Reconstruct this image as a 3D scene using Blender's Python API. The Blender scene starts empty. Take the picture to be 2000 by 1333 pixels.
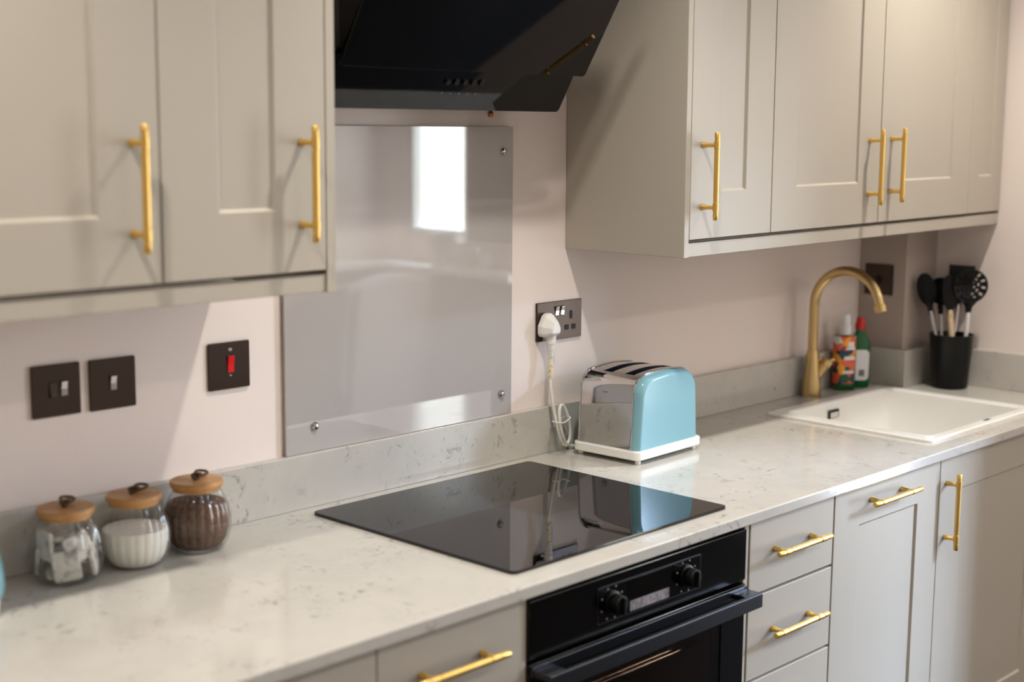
import bpy, bmesh, math, random
from mathutils import Vector, Matrix
random.seed(7)
S = bpy.context.scene
COL = S.collection
PI = math.pi
Z0 = 0.90            # worktop height above the floor; coordinates below are measured from the worktop top

# ------------------------------------------------------------------ camera
cd = bpy.data.cameras.new('camera'); cam = bpy.data.objects.new('camera', cd); COL.objects.link(cam)
R_ = Vector((0.69258, -0.72129, 0.00807)); U_ = Vector((0.10108, 0.10812, 0.98899)); F_ = Vector((0.71422, 0.68414, -0.14779))
cam.matrix_world = Matrix(((R_.x, U_.x, -F_.x, -1.8409), (R_.y, U_.y, -F_.y, -2.1332), (R_.z, U_.z, -F_.z, 0.7199 + Z0), (0, 0, 0, 1)))
cd.sensor_width = 36; cd.lens = 2823.4 / 2000 * 36; cd.clip_start = 0.05
cd.dof.use_dof = True; cd.dof.focus_distance = 3.0; cd.dof.aperture_fstop = 2.2
S.camera = cam
S.cycles.caustics_reflective = False; S.cycles.caustics_refractive = False

# ------------------------------------------------------------------ world, daylight, exposure
S.view_settings.view_transform = 'Standard'; S.view_settings.look = 'None'
S.view_settings.gamma = 1.0; S.view_settings.use_curve_mapping = False
S.view_settings.exposure = 0.0
w = bpy.data.worlds.new('overcast_sky'); S.world = w; w.use_nodes = True
bg = w.node_tree.nodes['Background']; bg.inputs[0].default_value = (0.80, 0.90, 1.0, 1); bg.inputs[1].default_value = 0.3

def area(name, loc, rot, sx, sy, power, color):
    l = bpy.data.lights.new(name, 'AREA'); l.shape = 'RECTANGLE'; l.size = sx; l.size_y = sy; l.energy = power; l.color = color
    o = bpy.data.objects.new(name, l); COL.objects.link(o); o.location = (loc[0], loc[1], loc[2] + Z0); o.rotation_euler = rot
    return o
# overcast daylight: the small window, the garden door, and the patch of open sky that shines down through the garden door
area('daylight_small_window', (3.10, -2.985, 0.68), (0, PI / 2, 0), 1.1, 0.60, 30, (.95, 1.0, .96))
area('daylight_garden_door', (3.12, -1.97, 0.25), (0, PI / 2, 0), 1.9, 0.60, 66, (.93, .95, 1.0))
sk = area('daylight_open_sky', (4.6, -3.15, 2.0), (0, 0, 0), 0.8, 1.1, 900, (.50, .68, 1.0))
sk.rotation_euler = (Vector((1.0, -.6, -.3)) - Vector((4.6, -3.15, 2.0))).to_track_quat('-Z', 'Y').to_euler()
LAMPS = [(0.05, -0.72), (1.44, -0.72), (-1.22, -0.72), (0.05, -2.45), (2.05, -2.45), (-1.6, -2.45)]  # last three are unseen, added to lift the light in the room
LAMP_POWER = 67; LAMP_COLOR = (1.0, 0.95, 0.87)

# ------------------------------------------------------------------ materials
MAT = {}
def s2l(c):
    return tuple((x / 12.92 if x <= 0.04045 else ((x + 0.055) / 1.055) ** 2.4) for x in (v / 255 for v in c)) + (1,)
def mat(name, rgb, rough=0.5, metal=0.0, bump=None, var=None, **kw):
    m = bpy.data.materials.new(name); m.use_nodes = True; MAT[name] = m
    nt = m.node_tree; b = nt.nodes['Principled BSDF']
    b.inputs['Base Color'].default_value = s2l(rgb); b.inputs['Roughness'].default_value = rough; b.inputs['Metallic'].default_value = metal
    for k, v in kw.items():
        b.inputs[k.replace('_', ' ')].default_value = v
    tc = nt.nodes.new('ShaderNodeTexCoord')
    if var:                                  # (scale, rgb2, lo, hi)
        n = nt.nodes.new('ShaderNodeTexNoise'); n.inputs['Scale'].default_value = var[0]; n.inputs['Detail'].default_value = 6
        nt.links.new(tc.outputs['Object'], n.inputs['Vector'])
        r = nt.nodes.new('ShaderNodeMapRange'); r.inputs[1].default_value = var[2]; r.inputs[2].default_value = var[3]
        nt.links.new(n.outputs['Fac'], r.inputs[0])
        mx = nt.nodes.new('ShaderNodeMix'); mx.data_type = 'RGBA'; mx.inputs[6].default_value = s2l(rgb); mx.inputs[7].default_value = s2l(var[1])
        nt.links.new(r.outputs[0], mx.inputs[0]); nt.links.new(mx.outputs[2], b.inputs['Base Color'])
    if bump:                                 # (scale, strength, distance)
        n = nt.nodes.new('ShaderNodeTexNoise'); n.inputs['Scale'].default_value = bump[0]; n.inputs['Detail'].default_value = 3
        nt.links.new(tc.outputs['Object'], n.inputs['Vector'])
        bp = nt.nodes.new('ShaderNodeBump'); bp.inputs['Strength'].default_value = bump[1]; bp.inputs['Distance'].default_value = bump[2]
        nt.links.new(n.outputs['Fac'], bp.inputs['Height']); nt.links.new(bp.outputs[0], b.inputs['Normal'])
    return m

mat('wall_paint', (238, 225, 217), 0.75, bump=(60, 0.05, 0.002), var=(3, (235, 221, 213), .35, .7))
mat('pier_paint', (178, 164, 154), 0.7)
mat('ceiling_paint', (240, 238, 234), 0.9)
mat('cabinet_paint', (180, 171, 157), 0.42, bump=(220, 0.03, 0.0006))
mat('carcass', (120, 112, 100), 0.6)
mat('dark_gap', (40, 36, 33), 0.8)
mat('floor_wood', (38, 33, 30), 0.85, var=(9, (30, 27, 25), .4, .7), Specular_IOR_Level=0.1)
mat('brass_handle', (240, 200, 116), 0.38, 1.0, bump=(900, 0.08, 0.0003))
mat('tap_brass', (212, 184, 130), 0.3, 1.0)
mat('black_glass', (4, 4, 4), 0.015, IOR=1.5)
mat('hood_black', (5, 5, 5), 0.03, IOR=1.45)
mat('black_plastic', (7, 7, 7), 0.4, Specular_IOR_Level=0.25)
mat('pot_black', (7, 7, 7), 0.3, Specular_IOR_Level=0.25)
mat('oven_black', (5, 5, 5), 0.12)
mat('gunmetal', (82, 84, 90), 0.32, 1.0)
mat('oven_cavity', (140, 104, 82), 0.45)
mat('steel', (215, 215, 215), 0.12, 1.0)
mat('chrome', (200, 198, 197), 0.04, 1.0)
mat('plate_nickel', (74, 63, 56), 0.26, 0.85)
mat('hole_black', (3, 3, 3), 0.6)
mat('white_plastic', (236, 233, 226), 0.32)
mat('tag_cream', (226, 214, 186), 0.5, var=(160, (190, 170, 130), .55, .6))
mat('teal_enamel', (132, 177, 188), 0.16, IOR=1.30)
mat('white_base', (240, 238, 230), 0.3)
mat('sink_white', (240, 238, 233), 0.22)
mat('bamboo', (196, 148, 92), 0.45, var=(30, (178, 128, 74), .4, .65))
mat('twine', (88, 62, 36), 0.8)
mat('sugar', (246, 242, 234), 0.85, bump=(500, 0.3, 0.001))
mat('coffee', (112, 78, 56), 0.85, bump=(260, 0.7, 0.002), var=(150, (80, 54, 38), .4, .6))
mat('tea_bag', (222, 219, 212), 0.8, var=(45, (150, 148, 146), .52, .66))
mat('splash_glass', (180, 174, 170), 0.004, IOR=1.95)
mat('glass_edge', (120, 150, 142), 0.1)
mat('red_rocker', (225, 20, 28), 0.25)
mat('white_mark', (230, 230, 230), 0.5)
mat('grey_mark', (150, 150, 150), 0.5)
mat('bottle_white', (232, 232, 234), 0.35)
mat('red_cap', (200, 22, 26), 0.35)
mat('handle_white', (222, 222, 220), 0.25, 0.3)
mat('handle_wood', (205, 180, 150), 0.5, var=(60, (185, 156, 122), .4, .65))
mat('window_frame', (238, 238, 236), 0.35)
mat('chair_fabric', (150, 138, 130), 0.85, bump=(300, 0.2, 0.001))
mat('chair_wood', (70, 48, 34), 0.45)
mat('ledge_paint', (240, 236, 230), 0.45)
mat('vase_white', (228, 228, 226), 0.25)
mat('copper', (190, 110, 80), 0.4, 0.8)
mat('barcode', (120, 120, 118), 0.6)
mat('display_grey', (150, 144, 146), 0.25, var=(120, (120, 115, 118), .45, .6))

def thin_glass(name, tint, rough=0.0, ior=1.5):
    m = bpy.data.materials.new(name); m.use_nodes = True; MAT[name] = m; nt = m.node_tree
    for n in list(nt.nodes):
        if n.type != 'OUTPUT_MATERIAL': nt.nodes.remove(n)
    out = nt.nodes['Material Output']
    t = nt.nodes.new('ShaderNodeBsdfTransparent'); t.inputs[0].default_value = tint
    g = nt.nodes.new('ShaderNodeBsdfGlossy'); g.inputs['Roughness'].default_value = rough
    f = nt.nodes.new('ShaderNodeFresnel'); gm = nt.nodes.new('ShaderNodeNewGeometry')      # same Fresnel from both sides of a thin sheet
    ir = nt.nodes.new('ShaderNodeMapRange'); ir.inputs[3].default_value = ior; ir.inputs[4].default_value = 1 / ior
    nt.links.new(gm.outputs['Backfacing'], ir.inputs[0]); nt.links.new(ir.outputs[0], f.inputs[0])
    mx = nt.nodes.new('ShaderNodeMixShader')
    nt.links.new(f.outputs[0], mx.inputs[0]); nt.links.new(t.outputs[0], mx.inputs[1]); nt.links.new(g.outputs[0], mx.inputs[2])
    nt.links.new(mx.outputs[0], out.inputs[0]); return m
thin_glass('jar_glass', (0.95, 0.96, 0.95, 1), 0.02, 1.75)
thin_glass('window_glass', (0.97, 0.98, 0.98, 1))
thin_glass('oven_glass', (0.60, 0.53, 0.48, 1), 0.01)
thin_glass('clear_plastic', (0.93, 0.94, 0.94, 1), 0.08)
thin_glass('bottle_clear', (0.80, 0.84, 0.72, 1), 0.04)

def quartz():
    m = mat('quartz', (196, 191, 182), 0.12, IOR=1.42); nt = m.node_tree; b = nt.nodes['Principled BSDF']; L = nt.links.new
    tc = nt.nodes.new('ShaderNodeTexCoord')
    def noise(scale, det, rough=.55, dist=0.0):
        n = nt.nodes.new('ShaderNodeTexNoise'); n.inputs['Scale'].default_value = scale; n.inputs['Detail'].default_value = det
        n.inputs['Roughness'].default_value = rough; n.inputs['Distortion'].default_value = dist; L(tc.outputs['Object'], n.inputs['Vector']); return n.outputs['Fac']
    def rng(src, a, b_, lo=0, hi=1):
        r = nt.nodes.new('ShaderNodeMapRange'); r.inputs[1].default_value = a; r.inputs[2].default_value = b_; r.inputs[3].default_value = lo; r.inputs[4].default_value = hi
        L(src, r.inputs[0]); return r.outputs[0]
    def mul(a, b_):
        k = nt.nodes.new('ShaderNodeMath'); k.operation = 'MULTIPLY'; L(a, k.inputs[0]); L(b_, k.inputs[1]); return k.outputs[0]
    def mixc(fac, ca, cb):
        k = nt.nodes.new('ShaderNodeMix'); k.data_type = 'RGBA'; L(fac, k.inputs[0])
        if isinstance(ca, tuple): k.inputs[6].default_value = ca
        else: L(ca, k.inputs[6])
        k.inputs[7].default_value = cb; return k.outputs[2]
    flecks = mul(rng(noise(34, 8, .73, 1.4), .545, .655), rng(noise(8, 3), .46, .60))
    cloud = rng(noise(14, 8, .65), .42, .70, 0, .6)
    c = mixc(cloud, s2l((196, 191, 182)), s2l((184, 180, 173)))
    c = mixc(flecks, c, s2l((142, 139, 136)))
    L(c, b.inputs['Base Color'])
quartz()

def floral():
    m = mat('floral_label', (40, 70, 90), 0.4); nt = m.node_tree; b = nt.nodes['Principled BSDF']; L = nt.links.new
    tc = nt.nodes.new('ShaderNodeTexCoord')
    v = nt.nodes.new('ShaderNodeTexVoronoi'); v.inputs['Scale'].default_value = 46; L(tc.outputs['Object'], v.inputs['Vector'])
    sep = nt.nodes.new('ShaderNodeSeparateColor'); L(v.outputs['Color'], sep.inputs[0])
    cr = nt.nodes.new('ShaderNodeValToRGB'); cr.color_ramp.interpolation = 'CONSTANT'; e = cr.color_ramp.elements
    e[0].position = 0; e[0].color = s2l((28, 62, 84)); e[1].position = .22; e[1].color = s2l((236, 92, 34))
    for p_, c_ in ((.48, (246, 166, 40)), (.62, (40, 84, 70)), (.76, (232, 110, 80)), (.90, (226, 228, 224))):
        x = e.new(p_); x.color = s2l(c_)
    L(sep.outputs[0], cr.inputs[0]); L(cr.outputs[0], b.inputs['Base Color'])
floral()
mat('green_liquid', (14, 92, 44), 0.12)

def emit(name, rgb, k):
    m = bpy.data.materials.new(name); m.use_nodes = True; MAT[name] = m
    b = m.node_tree.nodes['Principled BSDF']; b.inputs['Base Color'].default_value = (1, 1, 1, 1)
    b.inputs['Emission Color'].default_value = rgb + (1,); b.inputs['Emission Strength'].default_value = k
emit('lamp_lens', LAMP_COLOR, 14.0)

# ------------------------------------------------------------------ mesh helpers (all in worktop coordinates)
def box(bm, x0, x1, y0, y1, z0, z1):
    vs = [bm.verts.new((x, y, z)) for x in (x0, x1) for y in (y0, y1) for z in (z0, z1)]
    for f in ((0, 1, 3, 2), (4, 6, 7, 5), (0, 4, 5, 1), (2, 3, 7, 6), (0, 2, 6, 4), (1, 5, 7, 3)):
        bm.faces.new([vs[i] for i in f])
    return bm
def B(*a):
    bm = bmesh.new(); return box(bm, *a)
def frame_of(d):
    d = d.normalized(); a = Vector((0, 0, 1)) if abs(d.z) < .9 else Vector((1, 0, 0))
    u = d.cross(a).normalized(); return u, d.cross(u).normalized()
def tube(bm, pts, rad, n=12, caps=True, closed=False):
    pts = [Vector(p) for p in pts]; m = len(pts)
    if not isinstance(rad, (list, tuple)): rad = [rad] * m
    rings = []; u = None
    for i, p in enumerate(pts):
        if closed: d = pts[(i + 1) % m] - pts[i - 1]
        else: d = pts[min(i + 1, m - 1)] - pts[max(i - 1, 0)]
        if d.length < 1e-9: d = pts[min(i + 1, m - 1)] - pts[max(i - 2, 0)]
        d.normalize()
        if u is None: u, v = frame_of(d)
        else:
            u = (u - d * u.dot(d)).normalized(); v = d.cross(u)
        rings.append([bm.verts.new(p + rad[i] * (math.cos(2 * PI * k / n) * u + math.sin(2 * PI * k / n) * v)) for k in range(n)])
    for i in range(m if closed else m - 1):
        a, b = rings[i], rings[(i + 1) % m]
        for k in range(n): bm.faces.new((a[k], a[(k + 1) % n], b[(k + 1) % n], b[k]))
    if caps and not closed:
        bm.faces.new(rings[0][::-1]); bm.faces.new(rings[-1])
    return bm
def rod(p, q, r, n=16, r2=None):
    bm = bmesh.new(); return tube(bm, [p, q], [r, r if r2 is None else r2], n)
def lathe(prof, c=(0, 0, 0), n=40, bm=None, rib=0, amp=0.0, capb=True, capt=True):
    bm = bm or bmesh.new(); rings = []
    for r, z in prof:
        ring = []
        for k in range(n):
            t = 2 * PI * k / n; rr = r + (amp * abs(math.cos(rib * t / 2)) if rib and r > 1e-4 else 0)
            ring.append(bm.verts.new((c[0] + rr * math.cos(t), c[1] + rr * math.sin(t), c[2] + z)))
        rings.append(ring)
    for a, b in zip(rings, rings[1:]):
        for k in range(n): bm.faces.new((a[k], a[(k + 1) % n], b[(k + 1) % n], b[k]))
    if capb: bm.faces.new(rings[0][::-1])
    if capt: bm.faces.new(rings[-1])
    return bm
def prism(poly, fn, bm=None):
    """poly: 2-D outline; fn(u, v, k) gives the 3-D point on side k = 0 / 1"""
    bm = bm or bmesh.new()
    a = [bm.verts.new(fn(u, v, 0)) for u, v in poly]; b = [bm.verts.new(fn(u, v, 1)) for u, v in poly]; n = len(poly)
    for i in range(n): bm.faces.new((a[i], a[(i + 1) % n], b[(i + 1) % n], b[i]))
    bm.faces.new(a[::-1]); bm.faces.new(b); return bm
def rrect(x0, x1, y0, y1, r, n=6):
    out = []
    for cx, cy, a0 in ((x1 - r, y1 - r, 0), (x0 + r, y1 - r, 90), (x0 + r, y0 + r, 180), (x1 - r, y0 + r, 270)):
        for k in range(n + 1):
            t = math.radians(a0 + 90 * k / n); out.append((cx + r * math.cos(t), cy + r * math.sin(t)))
    return out
def slabz(poly, z0, z1): return prism(poly, lambda u, v, k: (u, v, (z0, z1)[k]))
def slaby(poly, y0, y1): return prism(poly, lambda u, v, k: (u, (y0, y1)[k], v))
def slabx(poly, x0, x1): return prism(poly, lambda u, v, k: ((x0, x1)[k], u, v))
def cells(xs, ys, z0, z1, skip):
    bm = bmesh.new(); V = {}
    def g(i, j, k):
        if (i, j, k) not in V: V[i, j, k] = bm.verts.new((xs[i], ys[j], (z0, z1)[k]))
        return V[i, j, k]
    on = {(i, j) for i in range(len(xs) - 1) for j in range(len(ys) - 1)} - set(skip)
    for i, j in on:
        bm.faces.new((g(i, j, 1), g(i + 1, j, 1), g(i + 1, j + 1, 1), g(i, j + 1, 1)))
        bm.faces.new((g(i, j, 0), g(i, j + 1, 0), g(i + 1, j + 1, 0), g(i + 1, j, 0)))
        for di, dj, p, q in ((-1, 0, (0, 1), (0, 0)), (1, 0, (1, 0), (1, 1)), (0, -1, (0, 0), (1, 0)), (0, 1, (1, 1), (0, 1))):
            if (i + di, j + dj) not in on:
                a, b = (i + p[0], j + p[1]), (i + q[0], j + q[1])
                bm.faces.new((g(*a, 0), g(*b, 0), g(*b, 1), g(*a, 1)))
    return bm

def obj(name, bm, m, parent=None, bevel=0.0, smooth=False, local=False, seg=2):
    if isinstance(bm, bpy.types.Mesh): me = bm
    else:
        bmesh.ops.recalc_face_normals(bm, faces=bm.faces[:])
        if local: org = Vector((0, 0, 0)); off = Vector((0, 0, 0))
        elif parent is not None:
            q = parent; org = Vector((0, 0, 0))
            while q is not None: org += q.location; q = q.parent
            off = Vector((0, 0, Z0)) - org
            org = Vector((0, 0, 0))
        else:
            xs = [v.co.x for v in bm.verts]; ys = [v.co.y for v in bm.verts]; zs = [v.co.z for v in bm.verts]
            org = Vector(((min(xs) + max(xs)) / 2, (min(ys) + max(ys)) / 2, min(zs) + Z0)); off = Vector((0, 0, Z0)) - org
        bmesh.ops.translate(bm, verts=bm.verts[:], vec=off)
        me = bpy.data.meshes.new(name); bm.to_mesh(me); bm.free()
        me.materials.append(MAT[m])
        if smooth:
            for f in me.polygons: f.use_smooth = True
            me.set_sharp_from_angle(angle=math.radians(38))
    o = bpy.data.objects.new(name, me); COL.objects.link(o)
    if parent is not None: o.parent = parent
    elif not isinstance(bm, bpy.types.Mesh) and not local: o.location = org
    if bevel:
        b = o.modifiers.new('bevel', 'BEVEL'); b.width = bevel; b.segments = seg; b.limit_method = 'ANGLE'; b.angle_limit = math.radians(40); b.harden_normals = False
    return o
def tag(o, label, cat, group=None):
    o['label'] = label; o['category'] = cat
    if group: o['group'] = group
    return o
def struct(o, label=None, cat=None):
    o['kind'] = 'structure'
    if label: o['label'] = label
    if cat: o['category'] = cat
    return o
def thing(name, label, cat, loc, group=None, rotz=0):
    o = bpy.data.objects.new(name, None); COL.objects.link(o); o.location = (loc[0], loc[1], loc[2] + Z0); o.rotation_euler = (0, 0, rotz); o.empty_display_size = .05
    return tag(o, label, cat, group)

# ------------------------------------------------------------------ the room
XR = 1.995; XF = 2.95; YO = -3.40; XL = -3.20; ZC = 1.65; ZF = -0.90; PX = 1.822; PY = -0.146
struct(obj('floor', B(XL, XF, YO, 0, ZF - .1, ZF), 'floor_wood'), 'brown wooden kitchen floor', 'floor')
struct(obj('ceiling', B(XL, XF, YO, 0, ZC, ZC + .1), 'ceiling_paint'), 'white kitchen ceiling', 'ceiling')
struct(obj('wall_back', B(XL - .1, XF + .1, 0, .1, ZF - .1, ZC + .1), 'wall_paint'), 'pale pink painted wall behind the worktop', 'wall')
struct(obj('wall_left', B(XL - .1, XL, YO, 0, ZF - .1, ZC + .1), 'wall_paint'), 'pale pink wall closing the room on the left', 'wall')
struct(obj('wall_right', B(XR, XR + .1, -1.19, 0, ZF, ZC), 'wall_paint', bevel=.003), 'pale pink side wall at the sink end of the worktop', 'wall')
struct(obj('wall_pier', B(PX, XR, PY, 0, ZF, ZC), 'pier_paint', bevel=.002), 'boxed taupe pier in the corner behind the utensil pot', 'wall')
def wall_holes_x(name, x0, x1, ys, zs, skip):      # a wall in the y-z plane with openings
    bm = cells(ys, zs, 0, 1, skip)
    for v in bm.verts: y, z, k = v.co; v.co = (x0 if k == 0 else x1, y, z)
    return obj(name, bm, 'wall_paint')
def wall_holes_y(name, y0, y1, xs, zs, skip):
    bm = cells(xs, zs, 0, 1, skip)
    for v in bm.verts: x, z, k = v.co; v.co = (x, y0 if k == 0 else y1, z)
    return obj(name, bm, 'wall_paint')
struct(wall_holes_x('wall_far', XF, XF + .1, [YO - .1, -3.215, -2.78, -2.28, -1.66, 0], [ZF - .1, -.72, .18, 1.2, ZC + .1], [(1, 2), (3, 1), (3, 2)]), 'pale wall with windows beyond the sink wall', 'wall')
struct(obj('wall_opposite', B(XL, XF, YO - .1, YO, ZF - .1, ZC + .1), 'wall_paint'), 'pale wall opposite the worktop', 'wall')
def window(name, label, axis, at, a0, a1, z0, z1, mull):
    w = bpy.data.objects.new(name, None); COL.objects.link(w); w.location = ((at, (a0 + a1) / 2, z0 + Z0) if axis == 'x' else ((a0 + a1) / 2, at, z0 + Z0)); struct(w, label, 'window')
    def bar(p0, p1, q0, q1, d=.03):
        return B(at - d, at + d, p0, p1, q0, q1) if axis == 'x' else B(p0, p1, at - d, at + d, q0, q1)
    t = .04
    obj('window_frame', bar(a0, a0 + t, z0, z1), 'window_frame', w, .003); obj('window_frame', bar(a1 - t, a1, z0, z1), 'window_frame', w, .003)
    obj('window_frame', bar(a0 + t, a1 - t, z0, z0 + t), 'window_frame', w, .003); obj('window_frame', bar(a0 + t, a1 - t, z1 - t, z1), 'window_frame', w, .003)
    edges = [a0 + t] + [m_ for m_ in mull] + [a1 - t]
    for m_ in mull: obj('mullion', bar(m_ - t / 2, m_ + t / 2, z0 + t, z1 - t), 'window_frame', w, .003)
    for p, q in zip(edges, edges[1:]): obj('pane', bar(p + .02 * (p in mull), q - .02 * (q in mull), z0 + t, z1 - t, .003), 'window_glass', w)
window('window_1', 'narrow white window reflected in the glass splashback', 'x', XF + .05, -3.215, -2.78, .18, 1.2, [])
window('window_2', 'white framed garden door beyond the sink wall', 'x', XF + .05, -2.28, -1.66, -.72, 1.2, [])
struct(obj('trim_1', B(XF - .16, XF, YO, -1.75 - .6, .02, .055), 'ledge_paint', bevel=.004), 'white ledge below the narrow window', 'ledge')
struct(obj('trim_2', B(1.2, XF - .16, YO, YO + .16, .02, .055), 'ledge_paint', bevel=.004), 'white ledge along the wall opposite', 'ledge')

# ceiling downlights; the row away from the worktop is unseen, added as fill
for i, (x, y) in enumerate(LAMPS):
    where = ('over the hob', 'over the sink run', 'over the glass jars', 'in the middle of the room, added as unseen fill', 'over the wingback chair, added unseen to light it', 'far from the worktop on the left, added as unseen fill')[i]
    t = thing('ceiling_light', 'round recessed downlight ' + where, 'ceiling light', (x, y, ZC - .012), 'recessed ceiling downlights')
    obj('trim_ring', lathe([(.030, .012), (.042, .012), (.042, .004), (.038, 0), (.031, .002)], (x, y, ZC - .012), 32, capb=False, capt=False), 'steel', t, smooth=True)
    obj('lens', lathe([(.0005, .008), (.031, .008), (.031, .011), (.0005, .011)], (x, y, ZC - .012), 32), 'lamp_lens', t)
    l = bpy.data.lights.new('downlight_beam', 'SPOT'); l.energy = LAMP_POWER if i < 3 else 52; l.color = LAMP_COLOR; l.spot_size = math.radians(124 if i < 3 else 160); l.spot_blend = 1.0; l.shadow_soft_size = .035
    lo = bpy.data.objects.new('downlight_beam', l); COL.objects.link(lo); lo.parent = t; lo.location = (0, 0, -.01)

# ------------------------------------------------------------------ worktop, upstands
WD = -0.633; WT = .022
SX0, SX1, SY0, SY1 = 1.192, 1.759, -.573, -.116      # outer rim of the sink
xs = [-1.9, SX0 + .02, SX1 - .02, PX, XR]; ys = [WD, SY0 + .02, PY, SY1 - .02, -.0005]
skip = [(1, 1), (1, 2), (3, 2), (3, 3)]
tag(obj('worktop', cells(xs, ys, -WT, 0, skip), 'quartz', bevel=.0025), 'cream quartz worktop flecked with grey, running the whole wall', 'worktop')
UH = .104
tag(obj('upstand', B(-1.9, PX, -.02, 0, 0, UH), 'quartz', bevel=.0015), 'long pale quartz upstand along the back wall behind hob and toaster', 'upstand')
tag(obj('upstand', B(PX - .02, PX, PY - .02, -.02, 0, UH), 'quartz', bevel=.0015), 'short quartz upstand on the pier side beside the green bottle', 'upstand')
tag(obj('upstand', B(PX, XR - .02, PY - .02, PY, 0, UH), 'quartz', bevel=.0015), 'short quartz upstand on the pier front behind the utensil pot', 'upstand')
tag(obj('upstand', B(XR - .02, XR, WD + .01, PY - .0, 0, UH), 'quartz', bevel=.0015), 'quartz upstand on the side wall right of the utensil pot', 'upstand')

# ------------------------------------------------------------------ cabinet doors and handles
def shaker(x0, x1, z0, z1, yf, th=.02, fr=.098, frx=None, rec=.0048):
    frx = frx if frx is not None else fr
    bm = bmesh.new()
    def ring(a0, a1, b0, b1, y): return [bm.verts.new(p) for p in ((a0, y, b0), (a1, y, b0), (a1, y, b1), (a0, y, b1))]
    bk = ring(x0, x1, z0, z1, yf + th); ft = ring(x0, x1, z0, z1, yf)
    i1 = ring(x0 + frx, x1 - frx, z0 + fr, z1 - fr, yf); s = .0035
    i2 = ring(x0 + frx + s, x1 - frx - s, z0 + fr + s, z1 - fr - s, yf + rec)
    bm.faces.new(bk); bm.faces.new(i2[::-1])
    for a, b in ((bk, ft), (ft, i1), (i1, i2)):
        for k in range(4): bm.faces.new((a[k], a[(k + 1) % 4], b[(k + 1) % 4], b[k]))
    return bm
def slab(x0, x1, z0, z1, yf, th=.02): return B(x0, x1, yf, yf + th, z0, z1)
def handle(parent, x, z, yf, vert=True, L=.18, cc=.128, stand=.035):
    """knurled brass T-bar: bar with collars on two posts"""
    r = .0058; yb = yf - stand; bm = bmesh.new()
    ax = (lambda t, dy=0: (x, yb + dy, z + t)) if vert else (lambda t, dy=0: (x + t, yb + dy, z))
    h, c = L / 2, cc / 2
    prof = [(-h, r * .86), (-h + .0012, r), (-c - .012, r), (-c - .0115, r * .84), (-c - .0095, r * .84), (-c - .009, r * 1.1), (-c + .009, r * 1.1), (-c + .0095, r * .84), (-c + .0115, r * .84), (-c + .012, r)]
    prof = prof + [(-t, q) for t, q in prof[::-1]]
    tube(bm, [ax(t) for t, q in prof], [q for t, q in prof], 16)
    for s in (-c, c):
        a = Vector(ax(s)); pts = [(a.x, yf, a.z), (a.x, yf - .004, a.z), (a.x, yf - .012, a.z), (a.x, yb, a.z)]
        tube(bm, pts, [.0066, .0066, .0048, .0045], 14)
    return obj('handle', bm, 'brass_handle', parent, smooth=True)
YU = -.328; ZU = .452; ZD = .489; ZT = 1.21; TH = .02
def wall_unit(name, label, x0, x1, group, doors, end=None):
    t = thing(name, label, 'cabinet', ((x0 + x1) / 2, YU / 2, ZD), group)
    obj('carcass', B(x0 + .001, x1 - .001, YU + TH + .003, -.001, ZD - .006, ZT), 'carcass', t)
    for d0, d1, hx, z in doors:
        d = obj('door', shaker(d0 + .0015, d1 - .0015, ZD, ZT, YU), 'cabinet_paint', t, .0012)
        if hx is not None: handle(d, hx, z, YU)
    if end: obj('end_panel', B(end[0], end[1], YU, -.001, ZU, ZT), 'cabinet_paint', t, .001)
    return t
wall_unit('wall_cabinet', 'greige wall cabinet with brass handle, left edge of the photo, above light switches', -1.187, -.687, 'wall cabinets', [(-1.187, -.687, -.733, .627)])
wall_unit('wall_cabinet', 'greige wall cabinet with brass handle directly left of the cooker hood', -.687, -.3845, 'wall cabinets', [(-.687, -.3845, -.433, .627)], (-.384, -.366))
pel = tag(obj('cabinet_pelmet', B(-1.187, -.3845, YU + .004, YU + .024, ZU + .002, ZD - .007), 'cabinet_paint', bevel=.001), 'greige light pelmet under the left wall cabinets', 'pelmet')
right = [wall_unit('wall_cabinet', 'greige single wall cabinet with broad side panel, above the toaster', .571, .8695, 'wall cabinets', [(.571, .8695, .613, .62)], (.5545, .5705)),
         wall_unit('wall_cabinet', 'greige double wall cabinet with two brass handles side by side, above the tap', .8695, 1.801, 'wall cabinets', [(.8695, 1.3325, 1.281, .624), (1.3325, 1.801, 1.384, .627)])]
ft = thing('filler_cabinet', 'narrow greige panelled filler without handle beside the side wall', 'cabinet', (1.898, YU / 2, ZD)); right.append(ft)
obj('door', shaker(1.8025, XR - .003, ZD, ZT, YU + .001, frx=.058), 'cabinet_paint', ft, .0012)
obj('carcass', B(1.802, XR - .003, YU + TH + .004, PY - .001, ZD - .006, ZT), 'carcass', ft)
pr = tag(obj('cabinet_pelmet', B(.571, XR - .003, YU + .004, YU + .024, ZU + .001, ZD - .007), 'cabinet_paint', bevel=.001), 'greige light pelmet under the right wall cabinets', 'pelmet'); right.append(pr)
# the right-hand run hangs a touch off level
bpy.context.view_layer.update()
piv = Vector((.5545, 0, ZU + Z0)); M = Matrix.Translation(piv + Vector((0, 0, -.002))) @ Matrix.Rotation(-.0065, 4, 'Y') @ Matrix.Translation(-piv)
for o in right: o.matrix_world = M @ o.matrix_world

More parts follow.
